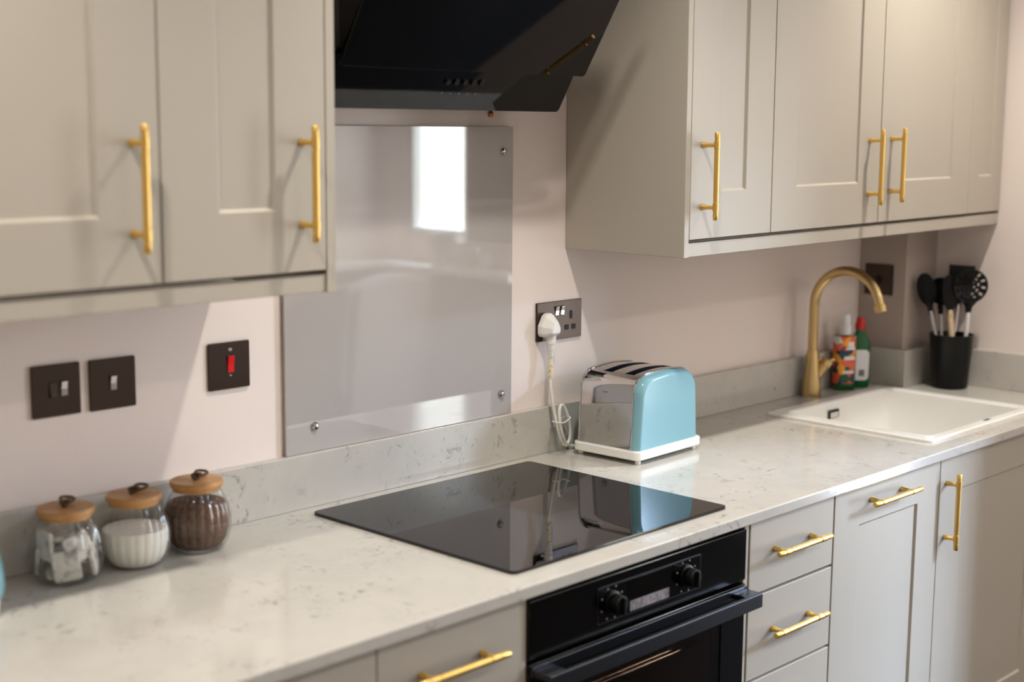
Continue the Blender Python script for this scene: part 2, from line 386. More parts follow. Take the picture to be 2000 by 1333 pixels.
# base units
YF = -.613; ZB0 = -.75; ZB1 = -.028
def base_unit(label, x0, x1, fronts, name='base_cabinet'):
    t = thing(name, label, 'cabinet', ((x0 + x1) / 2, -.3, ZB0), 'base cabinets')
    top = -.24 if x1 > 1.3 else -WT - .002
    obj('carcass', B(x0 + .001, x1 - .001, YF + TH + .003, -.03, ZB0, top), 'dark_gap' if top < -.1 else 'carcass', t)
    for f in fronts: f(t)
    return t
G = .0011
def drawer(x0, x1, z0, z1, hz, L=.19):
    def f(t):
        d = obj('drawer', slab(x0 + G, x1 - G, z0 + G, z1 - G, YF), 'cabinet_paint', t, .0015)
        handle(d, (x0 + x1) / 2, hz, YF, False, L, .128, .03)
    return f
def door(x0, x1, z0, z1, hx, hz, vert, frx=.1):
    def f(t):
        d = obj('door', shaker(x0 + G, x1 - G, z0 + G, z1 - G, YF, fr=.082, frx=frx), 'cabinet_paint', t, .0012)
        handle(d, hx, hz, YF, vert, .18 if vert else .20, .128, .03)
    return f
base_unit('greige base cabinet running out of the bottom left of the photo', -1.14, -.531, [door(-1.14, -.835, ZB0, ZB1, -.88, -.16, True), door(-.835, -.531, ZB0, ZB1, -.575, -.25, True)])
base_unit('greige drawer unit left of the oven', -.531, -.229, [drawer(-.531, -.229, -.175, ZB1, -.094), drawer(-.531, -.229, -.35, -.18, -.258), drawer(-.531, -.229, ZB0, -.355, -.52)])
tag(obj('filler_strip', B(-.2285, -.2135, YF + .002, YF + .3, ZB0, ZB1), 'cabinet_paint', bevel=.001), 'narrow greige filler strip left of the oven', 'filler strip')
tag(obj('filler_strip', B(.3925, .4065, YF + .002, YF + .3, ZB0, ZB1), 'cabinet_paint', bevel=.001), 'narrow greige filler strip right of the oven', 'filler strip')
base_unit('greige unit of plain drawers with brass handles right of the oven', .408, .709, [drawer(.408, .709, -.175, ZB1, -.096), drawer(.408, .709, -.348, -.178, -.259), drawer(.408, .709, -.55, -.351, -.42), drawer(.408, .709, ZB0, -.553, -.65)])
base_unit('greige panelled appliance door with horizontal brass handle', .712, 1.164, [door(.712, 1.164, ZB0, ZB1, .922, -.064, False, .1)])
base_unit('greige sink base cabinet with vertical brass handle', 1.165, 1.766, [door(1.165, 1.766, ZB0, ZB1, 1.198, -.152, True, .11)])
tag(obj('corner_post', B(1.767, XR - .002, YF, YF + .02, ZB0, ZB1), 'cabinet_paint', bevel=.001), 'plain greige corner post beside the sink cabinet', 'corner post')
tag(obj('plinth', B(-1.14, XR - .002, -.56, -.545, ZF, ZB0 - .001), 'cabinet_paint'), 'greige plinth board under the base cabinets', 'plinth')

# ------------------------------------------------------------------ hob
t = thing('hob', 'black glass induction hob set in the worktop', 'hob', (.084, -.32, 0))
obj('glass_top', slabz(rrect(-.211, .379, -.580, -.060, .012), .0002, .006), 'black_glass', t, .001)

# ------------------------------------------------------------------ oven
t = thing('oven', 'black built-in oven with two knobs and a grey bar handle', 'oven', (.09, -.35, -.64))
OX0, OX1 = -.212, .391
obj('control_panel', B(OX0, OX1, YF - .004, YF + .02, -.134, -.035), 'oven_black', t, .0015)
# liner (cavity) as an open box
bm = bmesh.new()
box(bm, OX0 + .01, OX1 - .01, YF + .32, YF + .34, -.62, -.036); box(bm, OX0 + .01, OX0 + .05, YF + .024, YF + .32, -.62, -.136); box(bm, OX1 - .05, OX1 - .01, YF + .024, YF + .32, -.62, -.136)
box(bm, OX0 + .05, OX1 - .05, YF + .024, YF + .32, -.62, -.59); box(bm, OX0 + .05, OX1 - .05, YF + .024, YF + .32, -.19, -.136)
obj('cavity', bm, 'oven_cavity', t)
fr = slaby(rrect(-.045, .245, -.116, -.052, .004), YF - .0052, YF - .0038)
obj('control_frame', fr, 'gunmetal', t); obj('control_inset', slaby(rrect(-.0435, .2435, -.1145, -.0535, .004), YF - .0056, YF - .0042), 'oven_black', t)
dsp = obj('display', slaby(rrect(.035, .160, -.112, -.0545, .002), YF - .0062, YF - .005), 'black_glass', t)
obj('display_strip', B(.040, .150, YF - .0066, YF - .0058, -.1115, -.093), 'display_grey', t)
for kx in (-.008, .200):
    k = obj('knob', None or lathe([(.021, 0), (.021, .004), (.0175, .005), (.0165, .022), (.0145, .024), (.0005, .0245)], (0, 0, 0), 32), 'black_plastic', t, smooth=True, local=True)
    k.rotation_euler = (PI / 2, 0, 0); k.location = (kx - .09, YF - .0056 + .35, -.084 + .64)
    obj('knob_grip', B(-.0035, .0035, -.0155, .0155, .0245, .031), 'black_plastic', k, .002, local=True)
    mk = bmesh.new()
    for a in range(8):
        an = PI * (.15 + a * .24); c = Vector((kx + .029 * math.cos(an), 0, -.084 + .029 * math.sin(an)))
        if -.113 < c.z < -.055: box(mk, c.x - .0013, c.x + .0013, YF - .0062, YF - .0055, c.z - .0013, c.z + .0013)
    obj('dial_marks', mk, 'grey_mark', t)
# door: frame around a window, pane, handle
bm = cells([OX0, OX0 + .075, OX1 - .075, OX1], [-.62, -.52, -.205, -.142], 0, 1, [(1, 1)])
for v in bm.verts: x, z, k = v.co; v.co = (x, YF - .004 if k == 1 else YF + .02, z)
d = obj('door', bm, 'oven_black', t, .0015)
obj('door_glass', B(OX0 + .075, OX1 - .075, YF - .002, YF + .001, -.52, -.205), 'oven_glass', d)
obj('door_trim', B(OX0 + .002, OX1 - .002, YF - .010, YF - .0045, -.162, -.144), 'gunmetal', d, .001)
bm = bmesh.new()
HX0, HX1 = OX0 + .004, OX1 - .004
box(bm, HX0, HX1, -.6605, -.652, -.1775, -.150)
box(bm, HX0, HX0 + .045, -.652, YF - .010, -.160, -.150); box(bm, HX1 - .045, HX1, -.652, YF - .010, -.160, -.150)
obj('handle', bm, 'gunmetal', d, .0012)
for rz in (-.255, -.36):
    bm = bmesh.new(); y0, y1 = YF + .05, YF + .30
    for y in (y0, y0 + .012, y1): tube(bm, [(OX0 + .055, y, rz), (OX1 - .055, y, rz)], .0026, 8)
    for k in range(15):
        x = OX0 + .075 + k * (.453 / 14); tube(bm, [(x, y0, rz), (x, y1, rz)], .0014, 6)
    obj('rack', bm, 'steel', t)

# ------------------------------------------------------------------ cooker hood
t = thing('cooker_hood', 'black angled glass cooker hood above the hob', 'cooker hood', (.084, -.15, .747))
HX0, HX1 = -.246, .384
def sheet(pa, pb, th, x0, x1, r):
    """glass sheet in the plane through (y,z) = pa .. pb, thickness th towards the wall, rounded corners"""
    a = Vector((0, pa[0], pa[1])); d = Vector((0, pb[0] - pa[0], pb[1] - pa[1])); L = d.length; d.normalize(); n = Vector((0, d.z, -d.y))
    if n.y < 0: n = -n
    return prism(rrect(x0, x1, 0, L, r), lambda u, v, k: tuple(Vector((u, 0, 0)) + a + d * v + n * th * k))
obj('lower_panel', sheet((-.127, .747), (-.1845, .847), .006, HX0, HX1, .008), 'hood_black', t, .0008)
obj('upper_panel', sheet((-.197, .817), (-.386, 1.130), .006, HX0, HX1, .008), 'hood_black', t, .0008)
obj('housing', slabx([(-.002, .752), (-.114, .752), (-.172, .842), (-.345, 1.10), (-.345, 1.135), (-.002, 1.135)], HX0 + .02, HX1 - .02), 'hood_black', t, .001)
obj('chimney', B(-.04, .208, -.25, -.002, 1.135, ZC), 'hood_black', t, .001)
pd = Vector((0, -.0575, .100)).normalized(); pn = Vector((0, -pd.z, pd.y))
for k in range(5):
    c = Vector((.043 + .022 * k, -.127, .747)) + pd * .060
    b_ = obj('button', rod(tuple(c - pn * .001), tuple(c + pn * .004), .0065, 20, .0058), 'black_plastic', t, smooth=True)
    c2 = Vector((.040 + .022 * k, -.127, .747)) + pd * .036
    obj('button_symbol', rod(tuple(c2 - pn * .0002), tuple(c2 + pn * .0004), .0014, 8), 'grey_mark', t)

# ------------------------------------------------------------------ glass splashback
t = thing('glass_splashback', 'grey glass splashback behind the hob, fixed with chrome screws', 'splashback', (.072, -.006, UH))
obj('glass_panel', slaby(rrect(-.2295, .3745, UH + .0005, .7165, .002), -.010, -.004), 'splash_glass', t, .0006)
for sx, sz in ((.345, .665), (.343, .150), (-.162, .153), (-.160, .665)):
    s = obj('screw', lathe([(.0085, 0), (.0085, .002), (.0075, .004), (.0045, .0062), (.0005, .007)], (0, 0, 0), 20), 'chrome', t, smooth=True, local=True)
    s.rotation_euler = (PI / 2, 0, 0); s.location = (sx - .072, -.010 + .006, sz - UH)
obj('wall_plug', lathe([(.006, 0), (.007, .003), (.004, .006), (.0005, .007)], (0, 0, 0), 12), 'copper', None, smooth=True, local=True)
wp = bpy.data.objects['wall_plug']; wp.rotation_euler = (PI / 2, 0, 0); wp.location = (.315, -.0005, .742 + Z0); tag(wp, 'tiny copper-coloured wall plug just under the cooker hood', 'wall plug')

# ------------------------------------------------------------------ switches and sockets
def plate(name, label, cat, x0, x1, z0, z1, group='nickel wall plates'):
    t = thing(name, label, cat, ((x0 + x1) / 2, 0, z0), group)
    obj('plate', slaby(rrect(x0, x1, z0, z1, .003), -.0055, -.0005), 'plate_nickel', t, .0012)
    return t
def rocker(t, x, z, w=.011, h=.024, m='chrome', tilt=1):
    obj('rocker_surround', slaby(rrect(x - w / 2 - .0012, x + w / 2 + .0012, z - h / 2 - .0012, z + h / 2 + .0012, .001), -.0062, -.005), 'hole_black', t)
    poly = [(-.0055, -h / 2), (-.0055, h / 2), (-.0068 - .0035 * (tilt > 0), h / 2), (-.0075, 0), (-.0068 - .0035 * (tilt < 0), -h / 2)]
    obj('rocker', prism([(u, v + z) for u, v in poly], lambda u, v, k: ((x - w / 2, x + w / 2)[k], u, v)), m, t, .0006)
t = plate('light_switch', 'two-gang nickel light switch plate, furthest left above the jars', 'switch', -.729, -.643, .245, .331)
rocker(t, -.693, .290, m='plate_nickel', tilt=-1); rocker(t, -.673, .290)
t = plate('light_switch', 'single-rocker nickel light switch plate above the sugar jar', 'switch', -.626, -.540, .244, .330)
rocker(t, -.583, .288)
t = plate('cooker_switch', 'nickel switch plate with red rocker left of the splashback', 'switch', -.393, -.305, .248, .333)
rocker(t, -.347, .293, .013, .030, 'red_rocker')
obj('indicator', slaby(rrect(-.351, -.344, .317, .322, .001), -.0064, -.005), 'grey_mark', t); obj('indicator', slaby(rrect(-.3495, -.3455, .2715, .2740, .0008), -.0064, -.005), 'grey_mark', t)
t = plate('double_socket', 'nickel double socket with white plug beside the splashback', 'socket', .459, .607, .249, .335)
rocker(t, .5235, .313, .010, .019); rocker(t, .541, .313, .010, .019)
obj('pin_hole', slaby(rrect(.5660, .5750, .292, .311, .003), -.0062, -.005), 'hole_black', t)
for hx in (.5565, .5795): obj('pin_hole', slaby(rrect(hx - .0070, hx + .0070, .2680, .2800, .003), -.0062, -.005), 'hole_black', t)
t = thing('pier_switch', 'nickel switch plate on the pier behind the tap spout', 'switch', (PX, -.064, .253), 'nickel wall plates')
obj('plate', slabx(rrect(-.108, -.020, .253, .339, .003), PX - .0055, PX - .0005), 'plate_nickel', t, .0012)
obj('rocker', slabx(rrect(-.070, -.058, .286, .308, .001), PX - .010, PX - .005), 'black_plastic', t, .001)

# ------------------------------------------------------------------ plug and cord
def spline(pts, n=8, closed=False):
    P = [Vector(p) for p in pts]; out = []; m = len(P)
    for i in range(m if closed else m - 1):
        g = (lambda k: P[k % m]) if closed else (lambda k: P[max(0, min(m - 1, k))])
        a, b, c, d = g(i - 1), g(i), g(i + 1), g(i + 2)
        for s in range(n):
            t_ = s / n; out.append(.5 * ((2 * b) + (c - a) * t_ + (2 * a - 5 * b + 4 * c - d) * t_ ** 2 + (3 * b - a - 3 * c + d) * t_ ** 3))
    if not closed: out.append(P[-1])
    return out
t = thing('plug', 'white plug with ribbed neck in the double socket, its cord running to the toaster', 'plug', (.4855, -.02, .249))
px, pz = .4855, .281
base = [(-.022, -.020), (.022, -.020), (.026, -.012), (.026, .004), (.014, .026), (.006, .031), (-.006, .031), (-.014, .026), (-.026, .004), (-.026, -.012)]
bm = bmesh.new(); lay = []
for y, s in ((-.0057, 1.0), (-.019, 1.0), (-.024, .9), (-.036, .62), (-.040, .52)):
    lay.append([bm.verts.new((px + u * s, y, pz + v * s - (0 if y > -.02 else .002))) for u, v in base])
for a, b in zip(lay, lay[1:]):
    for k in range(len(base)): bm.faces.new((a[k], a[(k + 1) % len(base)], b[(k + 1) % len(base)], b[k]))
bm.faces.new(lay[0][::-1]); bm.faces.new(lay[-1])
obj('plug_body', bm, 'white_plastic', t, .003, seg=3)
prof = []; z = pz - .016
pts = [(px, -.024, z)]; rad = [.0115]
for k in range(7):
    zz = z - .016 - k * .005
    pts += [(px - .001, -.024, zz), (px - .001, -.024, zz - .0028), (px - .001, -.024, zz - .0030), (px - .001, -.024, zz - .0048)]; r = .0105 - k * .0006; rad += [r, r, r - .0016, r - .0016]
bm = bmesh.new(); tube(bm, pts, rad, 16); obj('strain_relief', bm, 'white_plastic', t, smooth=True)
zt = pts[-1][2]
bm = bmesh.new(); tube(bm, [(px - .001, -.024, zt - .002), (px - .005, -.027, zt - .044)], .0062, 16); obj('cord_tag', bm, 'tag_cream', t, smooth=True)
cord = [(px - .001, -.024, zt + .01), (px - .003, -.025, zt - .02), (px - .006, -.028, zt - .05), (.482, -.033, .120), (.487, -.034, .095), (.496, -.036, .060), (.510, -.036, .025), (.525, -.036, .014), (.537, -.037, .030), (.533, -.038, .065), (.515, -.040, .100),
        (.500, -.042, .108), (.494, -.043, .090), (.500, -.043, .055), (.514, -.040, .030), (.528, -.036, .016), (.548, -.032, .008), (.575, -.034, .007), (.62, -.036, .007), (.648, -.038, .007), (.660, -.044, .013), (.661, -.0520, .019)]
bm = bmesh.new(); tube(bm, spline(cord, 8), .0036, 12); obj('cord', bm, 'white_plastic', t, smooth=True)
bm = bmesh.new(); tube(bm, spline([(.487, -.029, .072), (.503, -.030, .070), (.524, -.031, .078), (.524, -.049, .078), (.503, -.049, .070), (.487, -.047, .072)], 6, True), .0016, 8, closed=True); obj('cable_tie', bm, 'white_plastic', t, smooth=True)
# crumpled clear sleeve standing by the cord
bm = bmesh.new(); rings = []
for i in range(9):
    zz = .0008 + .056 * i / 8; ring = []
    for k in range(28):
        a = 2 * PI * k / 28; rr = 1 + .06 * math.sin(5 * a + i) + .04 * math.sin(3 * a - 2 * i)
        ring.append(bm.verts.new((.489 + (.019 * rr) * math.cos(a), -.0435 + (.0165 * rr) * math.sin(a), zz)))
    rings.append(ring)
for a, b in zip(rings, rings[1:]):
    for k in range(28): bm.faces.new((a[k], a[(k + 1) % 28], b[(k + 1) % 28], b[k]))
tag(obj('plastic_sleeve', bm, 'clear_plastic', smooth=True), 'small clear plastic sleeve on the worktop under the plug cord', 'plastic sleeve')

# ------------------------------------------------------------------ toaster
TX0, TX1, TY0, TY1 = .527, .755, -.233, -.062
t = thing('toaster', 'chrome and teal two-slot toaster with white base', 'toaster', ((TX0 + TX1) / 2, (TY0 + TY1) / 2, 0), None, .046)
obj('base', slabz(rrect(TX0 - .008, TX1 + .008, TY0 - .006, TY1 + .006, .016), .010, .030), 'white_base', t, .003)
for fx in (TX0 + .010, TX1 - .010):
    for fy in (TY0 + .008, TY1 - .008): obj('foot', lathe([(.0055, 0), (.006, .0005), (.006, .011)], (fx, fy, 0), 16), 'white_base', t)
def profile(x0, x1, z0, z1, taper, r, n=10):
    """side outline (x,z): tapering upwards with big rounded shoulders and a slightly domed top"""
    a0, a1 = x0 + taper, x1 - taper; out = [(x0, z0)]
    for k in range(n + 1):
        th = PI - (PI / 2) * k / n; out.append((a0 + r + r * math.cos(th), z1 - r + r * math.sin(th)))
    for k in range(1, 6):
        s = k / 6; out.append((a0 + r + (a1 - a0 - 2 * r) * s, z1 + .004 * math.sin(PI * s)))
    for k in range(n + 1):
        th = PI / 2 - (PI / 2) * k / n; out.append((a1 - r + r * math.cos(th), z1 - r + r * math.sin(th)))
    out.append((x1, z0)); return out
CH = profile(TX0, TX1, .030, .189, .007, .045)
# chrome wrap: strip following the outline between the side cheeks, with two slots through the top
bm = bmesh.new(); 
yl = [-.210, -.190, -.165, -.131, -.106, -.069]
V = [[bm.verts.new((u, y + (.0 if True else 0), v)) for y in yl] for u, v in CH]
s0, s1 = 11, 11 + 6
for i in range(len(CH) - 1):
    for j in range(5):
        if s0 - 2 <= i < s1 + 2 and j in (1, 3): continue
        bm.faces.new((V[i][j], V[i + 1][j], V[i + 1][j + 1], V[i][j + 1]))
c = obj('chrome_wrap', bm, 'chrome', t, smooth=True)
bm = bmesh.new()
for ya, yb in ((-.190, -.165), (-.131, -.106)):
    xa, xb = CH[s0 - 2][0], CH[s1 + 2][0]; za = .040
    q = [(xa, CH[s0 - 2][1]), (xb, CH[s1 + 2][1])]
    a = [bm.verts.new((xa, y, z)) for y, z in ((ya, CH[s0 - 2][1]), (yb, CH[s0 - 2][1]), (yb, za), (ya, za))]
    b = [bm.verts.new((xb, y, z)) for y, z in ((ya, CH[s1 + 2][1]), (yb, CH[s1 + 2][1]), (yb, za), (ya, za))]
    bm.faces.new(a); bm.faces.new(b)
    for k in (1, 2, 3):
        bm.faces.new((a[k], a[(k + 1) % 4], b[(k + 1) % 4], b[k]))
    for y in (ya, yb):
        top = [bm.verts.new((u, y, v)) for u, v in CH[s0 - 2:s1 + 3]]; lo = [bm.verts.new((u, y, .15)) for u, v in CH[s0 - 2:s1 + 3]]
        for k in range(len(top) - 1): bm.faces.new((top[k], top[k + 1], lo[k + 1], lo[k]))
obj('slot_well', bm, 'black_plastic', t)
def cheek(y_in, y_out):
    """domed enamel side: outline lofted outwards with shrinking rings"""
    bm = bmesh.new(); rings = []; N = 14
    cx, cz = (TX0 + TX1) / 2, .03
    steps = [(0, 1.0, 0)] + [(math.sin(k * PI / 2 / 7), 1, 1 - math.cos(k * PI / 2 / 7)) for k in range(1, 8)] + [(1.0, 1, 1.15), (1.0, 1, 2.4)]
    out = profile(TX0 + .0005, TX1 - .0005, .0305, .1885, .007, .045)
    for f, _, sh in steps:
        y = y_in + (y_out - y_in) * f; dd = .010 * sh; ring = []
        for u, v in out:
            uu = u + (cx - u) / abs(cx - u + 1e-9) * min(dd, abs(cx - u)); 
            vv = v - dd * max(0, (v - .05) / .139)
            ring.append(bm.verts.new((uu, y, vv)))
        rings.append(ring)
    n = len(out)
    for a, b in zip(rings, rings[1:]):
        for k in range(n): bm.faces.new((a[k], a[(k + 1) % n], b[(k + 1) % n], b[k]))
    bm.faces.new(rings[0][::-1]); bm.faces.new(rings[-1]); return bm
obj('side_panel', cheek(-.2125, TY0 + .001), 'teal_enamel', t, smooth=True)
obj('side_panel', cheek(-.0685, TY1 - .001), 'teal_enamel', t, smooth=True)
def rim(y):
    pts = profile(TX0 - .0005, TX1 + .0005, .031, .190, .007, .045); bm = bmesh.new()
    return tube(bm, [(u, y, v) for u, v in pts], .0018, 8)
obj('chrome_rim', rim(-.2112), 'chrome', t, smooth=True); obj('chrome_rim', rim(-.0690), 'chrome', t, smooth=True)
lv = obj('lever', B(TX1 - .008, TX1 + .018, -.160, -.134, .13, .142), 'white_base', t, .003)

# ------------------------------------------------------------------ storage jars
JP = [(.0005, .0), (.036, .0), (.042, .003), (.0505, .016), (.0550, .036), (.0552, .054), (.0510, .076), (.0435, .092), (.0390, .099), (.0395, .103)]
def content(h, inset=.003):
    out = [(.0005, .003)]
    for r, z in JP[1:]:
        if z + .003 < h: out.append((max(r - inset, .001), z + .003))
    def rad(hh):
        for (r0, z0), (r1, z1) in zip(JP, JP[1:]):
            if z0 <= hh <= z1: return r0 + (r1 - r0) * (hh - z0) / (z1 - z0)
    return out + [(rad(h) - inset, h), (.0005, h + .002)]
ME = {}
def jar(label, x, y, rot, fill):
    t = thing('storage_jar', label, 'jar', (x, y, .0005), 'ribbed glass jars with bamboo lids', rot)
    def part(n, mk, m, **k):
        if n in ME: o = obj(n, ME[n], m, t)
        else: o = obj(n, mk(), m, t, local=True, **k); ME[n] = o.data
        return o
    part('jar_glass', lambda: lathe(JP, (0, 0, 0), 176, rib=22, amp=.0024, capt=False), 'jar_glass', smooth=True)
    part('lid', lambda: lathe([(.0005, .102), (.0395, .102), (.0395, .108), (.0440, .109), (.0450, .112), (.0450, .117), (.0435, .119), (.0005, .119)], (0, 0, 0), 48), 'bamboo', smooth=True)
    def loop():
        bm = bmesh.new()
        tube(bm, spline([(-.004, 0, .121), (.010, .008, .127), (.025, .010, .128), (.030, -.002, .127), (.016, -.012, .127), (0, -.006, .124)], 6, True), .0024, 8, closed=True)
        tube(bm, spline([(-.010, -.004, .121), (-.002, .006, .127), (.005, -.006, .128), (.010, .005, .122)], 6), .0028, 8); return bm
    part('twine_loop', loop, 'twine', smooth=True)
    fill(t); return t
def fill_tea(t):
    r = random.Random(3)
    for k in range(13):                      # paper sachets standing round the glass, then some lying in the middle
        bm = slabz(rrect(-.024, .024, -.021, .021, .006, 4), -.0035, .0035)
        if k < 8:
            a = 2 * PI * k / 8 + r.uniform(-.2, .2); z = .034 + .026 * (k % 2) + r.uniform(-.003, .003)
            R = Matrix.Rotation(a, 4, 'Z') @ Matrix.Translation((.0405 - .004 * (k % 2), 0, z)) @ Matrix.Rotation(PI / 2 - .15 + .4 * (k % 2) * .5, 4, 'Y') @ Matrix.Rotation(r.uniform(-.5, .5), 4, 'Z')
        else:
            a = r.uniform(0, 2 * PI); R = Matrix.Translation((.010 * math.cos(a), .010 * math.sin(a), .016 + .014 * (k - 8))) @ Matrix.Rotation(a, 4, 'Z') @ Matrix.Rotation(r.uniform(-.3, .3), 4, 'X')
        bmesh.ops.transform(bm, matrix=R, verts=bm.verts[:])
        obj('sachet', bm, 'tea_bag', t, .002, local=True)
jar('ribbed glass jar of grey-white sachets, leftmost of the three jars', -.728, -.095, .9, fill_tea)
jar('ribbed glass jar of white sugar, between the other two jars', -.607, -.098, .3, lambda t: obj('sugar', lathe(content(.062), (0, 0, 0), 176, rib=22, amp=.0012), 'sugar', t, local=True, smooth=True))
jar('ribbed glass jar of brown coffee, nearest the hob', -.481, -.090, .5, lambda t: obj('coffee', lathe(content(.082), (0, 0, 0), 176, rib=22, amp=.0012), 'coffee', t, local=True, smooth=True))

# teal pot cut off by the left edge of the photo
t = thing('teal_kettle', 'teal and cream kettle cut off by the left edge of the photo', 'kettle', (-.945, -.135, 0))
obj('base', lathe([(.070, .0005), (.073, .002), (.075, .022), (.072, .026)], (-.945, -.135, 0), 48), 'white_base', t, smooth=True)
obj('body', lathe([(.072, .026), (.080, .030), (.083, .045), (.082, .065), (.076, .095), (.064, .125), (.048, .145), (.040, .150)], (-.945, -.135, 0), 48), 'teal_enamel', t, smooth=True)
obj('lid', lathe([(.040, .150), (.038, .156), (.020, .162), (.006, .164), (.006, .172), (.010, .180), (.0005, .186)], (-.945, -.135, 0), 32), 'white_base', t, smooth=True)
bm = bmesh.new(); tube(bm, spline([(-1.0, -.135, .135), (-1.045, -.135, .15), (-1.065, -.135, .11), (-1.05, -.135, .06), (-1.025, -.135, .045)], 8), .008, 12); obj('handle', bm, 'white_base', t, smooth=True)

# ------------------------------------------------------------------ sink and tap
t = thing('sink', 'white inset sink in the worktop', 'sink', ((SX0 + SX1) / 2, (SY0 + SY1) / 2, 0))
IX0, IX1, IY0, IY1 = SX0 + .045, SX1 - .030, SY0 + .030, SY1 - .032
bm = bmesh.new(); rings = []
for x0, x1, y0, y1, r, z in ((SX0, SX1, SY0, SY1, .012, .0003), (SX0, SX1, SY0, SY1, .012, .005), (SX0 + .003, SX1 - .003, SY0 + .003, SY1 - .003, .011, .0075),
                             (IX0 - .004, IX1 + .004, IY0 - .004, IY1 + .004, .026, .0070), (IX0, IX1, IY0, IY1, .024, .003), (IX0 + .004, IX1 - .004, IY0 + .004, IY1 - .004, .022, -.150),
                             (IX0 + .012, IX1 - .012, IY0 + .012, IY1 - .012, .03, -.178), (IX0 + .05, IX1 - .05, IY0 + .05, IY1 - .05, .03, -.186)):
    rings.append([bm.verts.new((u, v, z)) for u, v in rrect(x0, x1, y0, y1, r)])
n = len(rings[0])
for a, b in zip(rings, rings[1:]):
    for k in range(n): bm.faces.new((a[k], a[(k + 1) % n], b[(k + 1) % n], b[k]))
bm.faces.new(rings[-1])
obj('basin', bm, 'sink_white', t, smooth=True)
obj('overflow', slaby(rrect(1.435, 1.485, -.040, -.018, .002), IY1 - .005, IY1 - .002), 'hole_black', t)
obj('overflow_cover', slaby(rrect(1.441, 1.479, -.038, -.024, .001), IY1 - .007, IY1 - .0045), 'steel', t)
obj('drain', lathe([(.0005, -.184), (.040, -.184), (.044, -.185), (.044, -.187)], ((IX0 + IX1) / 2, (IY0 + IY1) / 2, 0), 32), 'steel', t, smooth=True)
obj('rim_mark', B(1.498, 1.526, IY0 - .014, IY0 - .006, .0070, .0078), 'gunmetal', t)

TXc, TYc = 1.500, -.055
t = thing('kitchen_tap', 'brushed gold swan-neck tap behind the sink', 'tap', (TXc, TYc, 0))
obj('body', lathe([(.0275, .0003), (.0275, .006), (.0255, .008), (.0245, .040), (.0195, .085), (.0160, .118), (.0150, .126)], (TXc, TYc, 0), 36), 'tap_brass', t, smooth=True)
pts = [(TXc, TYc, .124), (TXc, TYc, .18), (TXc, TYc, .240)]; rr = .098
for k in range(1, 17):
    a = PI * (k / 16) * .94; pts.append((TXc, TYc - rr + rr * math.cos(a), .250 + rr * math.sin(a)))
e = Vector(pts[-1]); dirn = (e - Vector(pts[-2])).normalized(); pts.append(tuple(e + dirn * .004))
bm = bmesh.new(); tube(bm, pts, .0128, 20); obj('spout', bm, 'tap_brass', t, smooth=True)
e = Vector(pts[-1]); bm = bmesh.new(); tube(bm, [tuple(e - dirn * .003), tuple(e - dirn * .002), tuple(e + dirn * .016), tuple(e + dirn * .017)], [.0128, .0160, .0160, .0135], 20); obj('aerator', bm, 'tap_brass', t, smooth=True)
ka = Vector((TXc + .008, TYc - .004, .045)); kd = Vector((.45, -.30, .80)).normalized()
bm = bmesh.new(); tube(bm, [tuple(ka), tuple(ka + kd * .046), tuple(ka + kd * .0475), tuple(ka + kd * .064), tuple(ka + kd * .066)], [.0125, .0155, .0168, .0168, .0145], 20); obj('lever_valve', bm, 'tap_brass', t, smooth=True)
kp = ka + kd * .056; bm = bmesh.new(); tube(bm, [tuple(kp), tuple(kp + Vector((.022, -.012, .008)))], [.005, .0045], 12); obj('lever', bm, 'tap_brass', t, smooth=True)

# ------------------------------------------------------------------ bottles by the tap
t = thing('soap_bottle', 'clear soap bottle with orange floral label and white pump, left of the green bottle', 'bottle', (1.655, -.062, 0))
a_ = .35
def loc_rot(o): return o
def bl(name, bm, m, **k): return obj(name, bm, m, t, local=True, **k)
t.rotation_euler[2] = -.55
bl('bottle_body', slabz(rrect(-.030, .030, -.020, .020, .014), .0005, .155), 'bottle_clear', bevel=.003)
bl('liquid', slabz(rrect(-.028, .028, -.018, .018, .012), .002, .05), 'green_liquid')
bl('label_print', slabz(rrect(-.0308, .0275, -.0208, .0208, .0142), .020, .150), 'floral_label')
for x0, x1, z0, z1 in ((-.006, .020, .114, .120), (-.002, .016, .121, .136), (-.012, .020, .086, .096), (-.014, .018, .048, .056)): bl('label_band', B(x0, x1, -.0214, -.0205, z0, z1), 'white_mark')
bl('pump_collar', lathe([(.015, .155), (.015, .176), (.0125, .180)], (0, 0, 0), 24), 'bottle_white', smooth=True)
bl('pump_head', lathe([(.0115, .178), (.0115, .205), (.0105, .212), (.0005, .213)], (0, 0, 0), 24), 'bottle_white', smooth=True)
t = thing('dish_soap_bottle', 'green washing-up liquid bottle with red cap and white label', 'bottle', (1.722, -.068, 0)); t.rotation_euler[2] = -.75
bm = bmesh.new(); rings = []
for hx, hy, z in ((.026, .016, .0005), (.029, .019, .004), (.030, .020, .03), (.028, .019, .085), (.030, .020, .115), (.027, .018, .130), (.016, .013, .150), (.012, .011, .160), (.011, .011, .166)):
    rings.append([bm.verts.new((hx * math.copysign(abs(math.cos(a)) ** .75, math.cos(a)), hy * math.copysign(abs(math.sin(a)) ** .75, math.sin(a)), z)) for a in [2 * PI * k / 36 for k in range(36)]])
for a, b in zip(rings, rings[1:]):
    for k in range(36): bm.faces.new((a[k], a[(k + 1) % 36], b[(k + 1) % 36], b[k]))
bm.faces.new(rings[0][::-1]); bm.faces.new(rings[-1])
bl('bottle_body', bm, 'green_liquid', smooth=True)
bl('label_print', slaby(rrect(-.022, .022, .022, .108, .012), -.0212, -.0205), 'bottle_white'); bl('barcode_block', B(-.006, .010, -.0217, -.021, .034, .052), 'barcode')
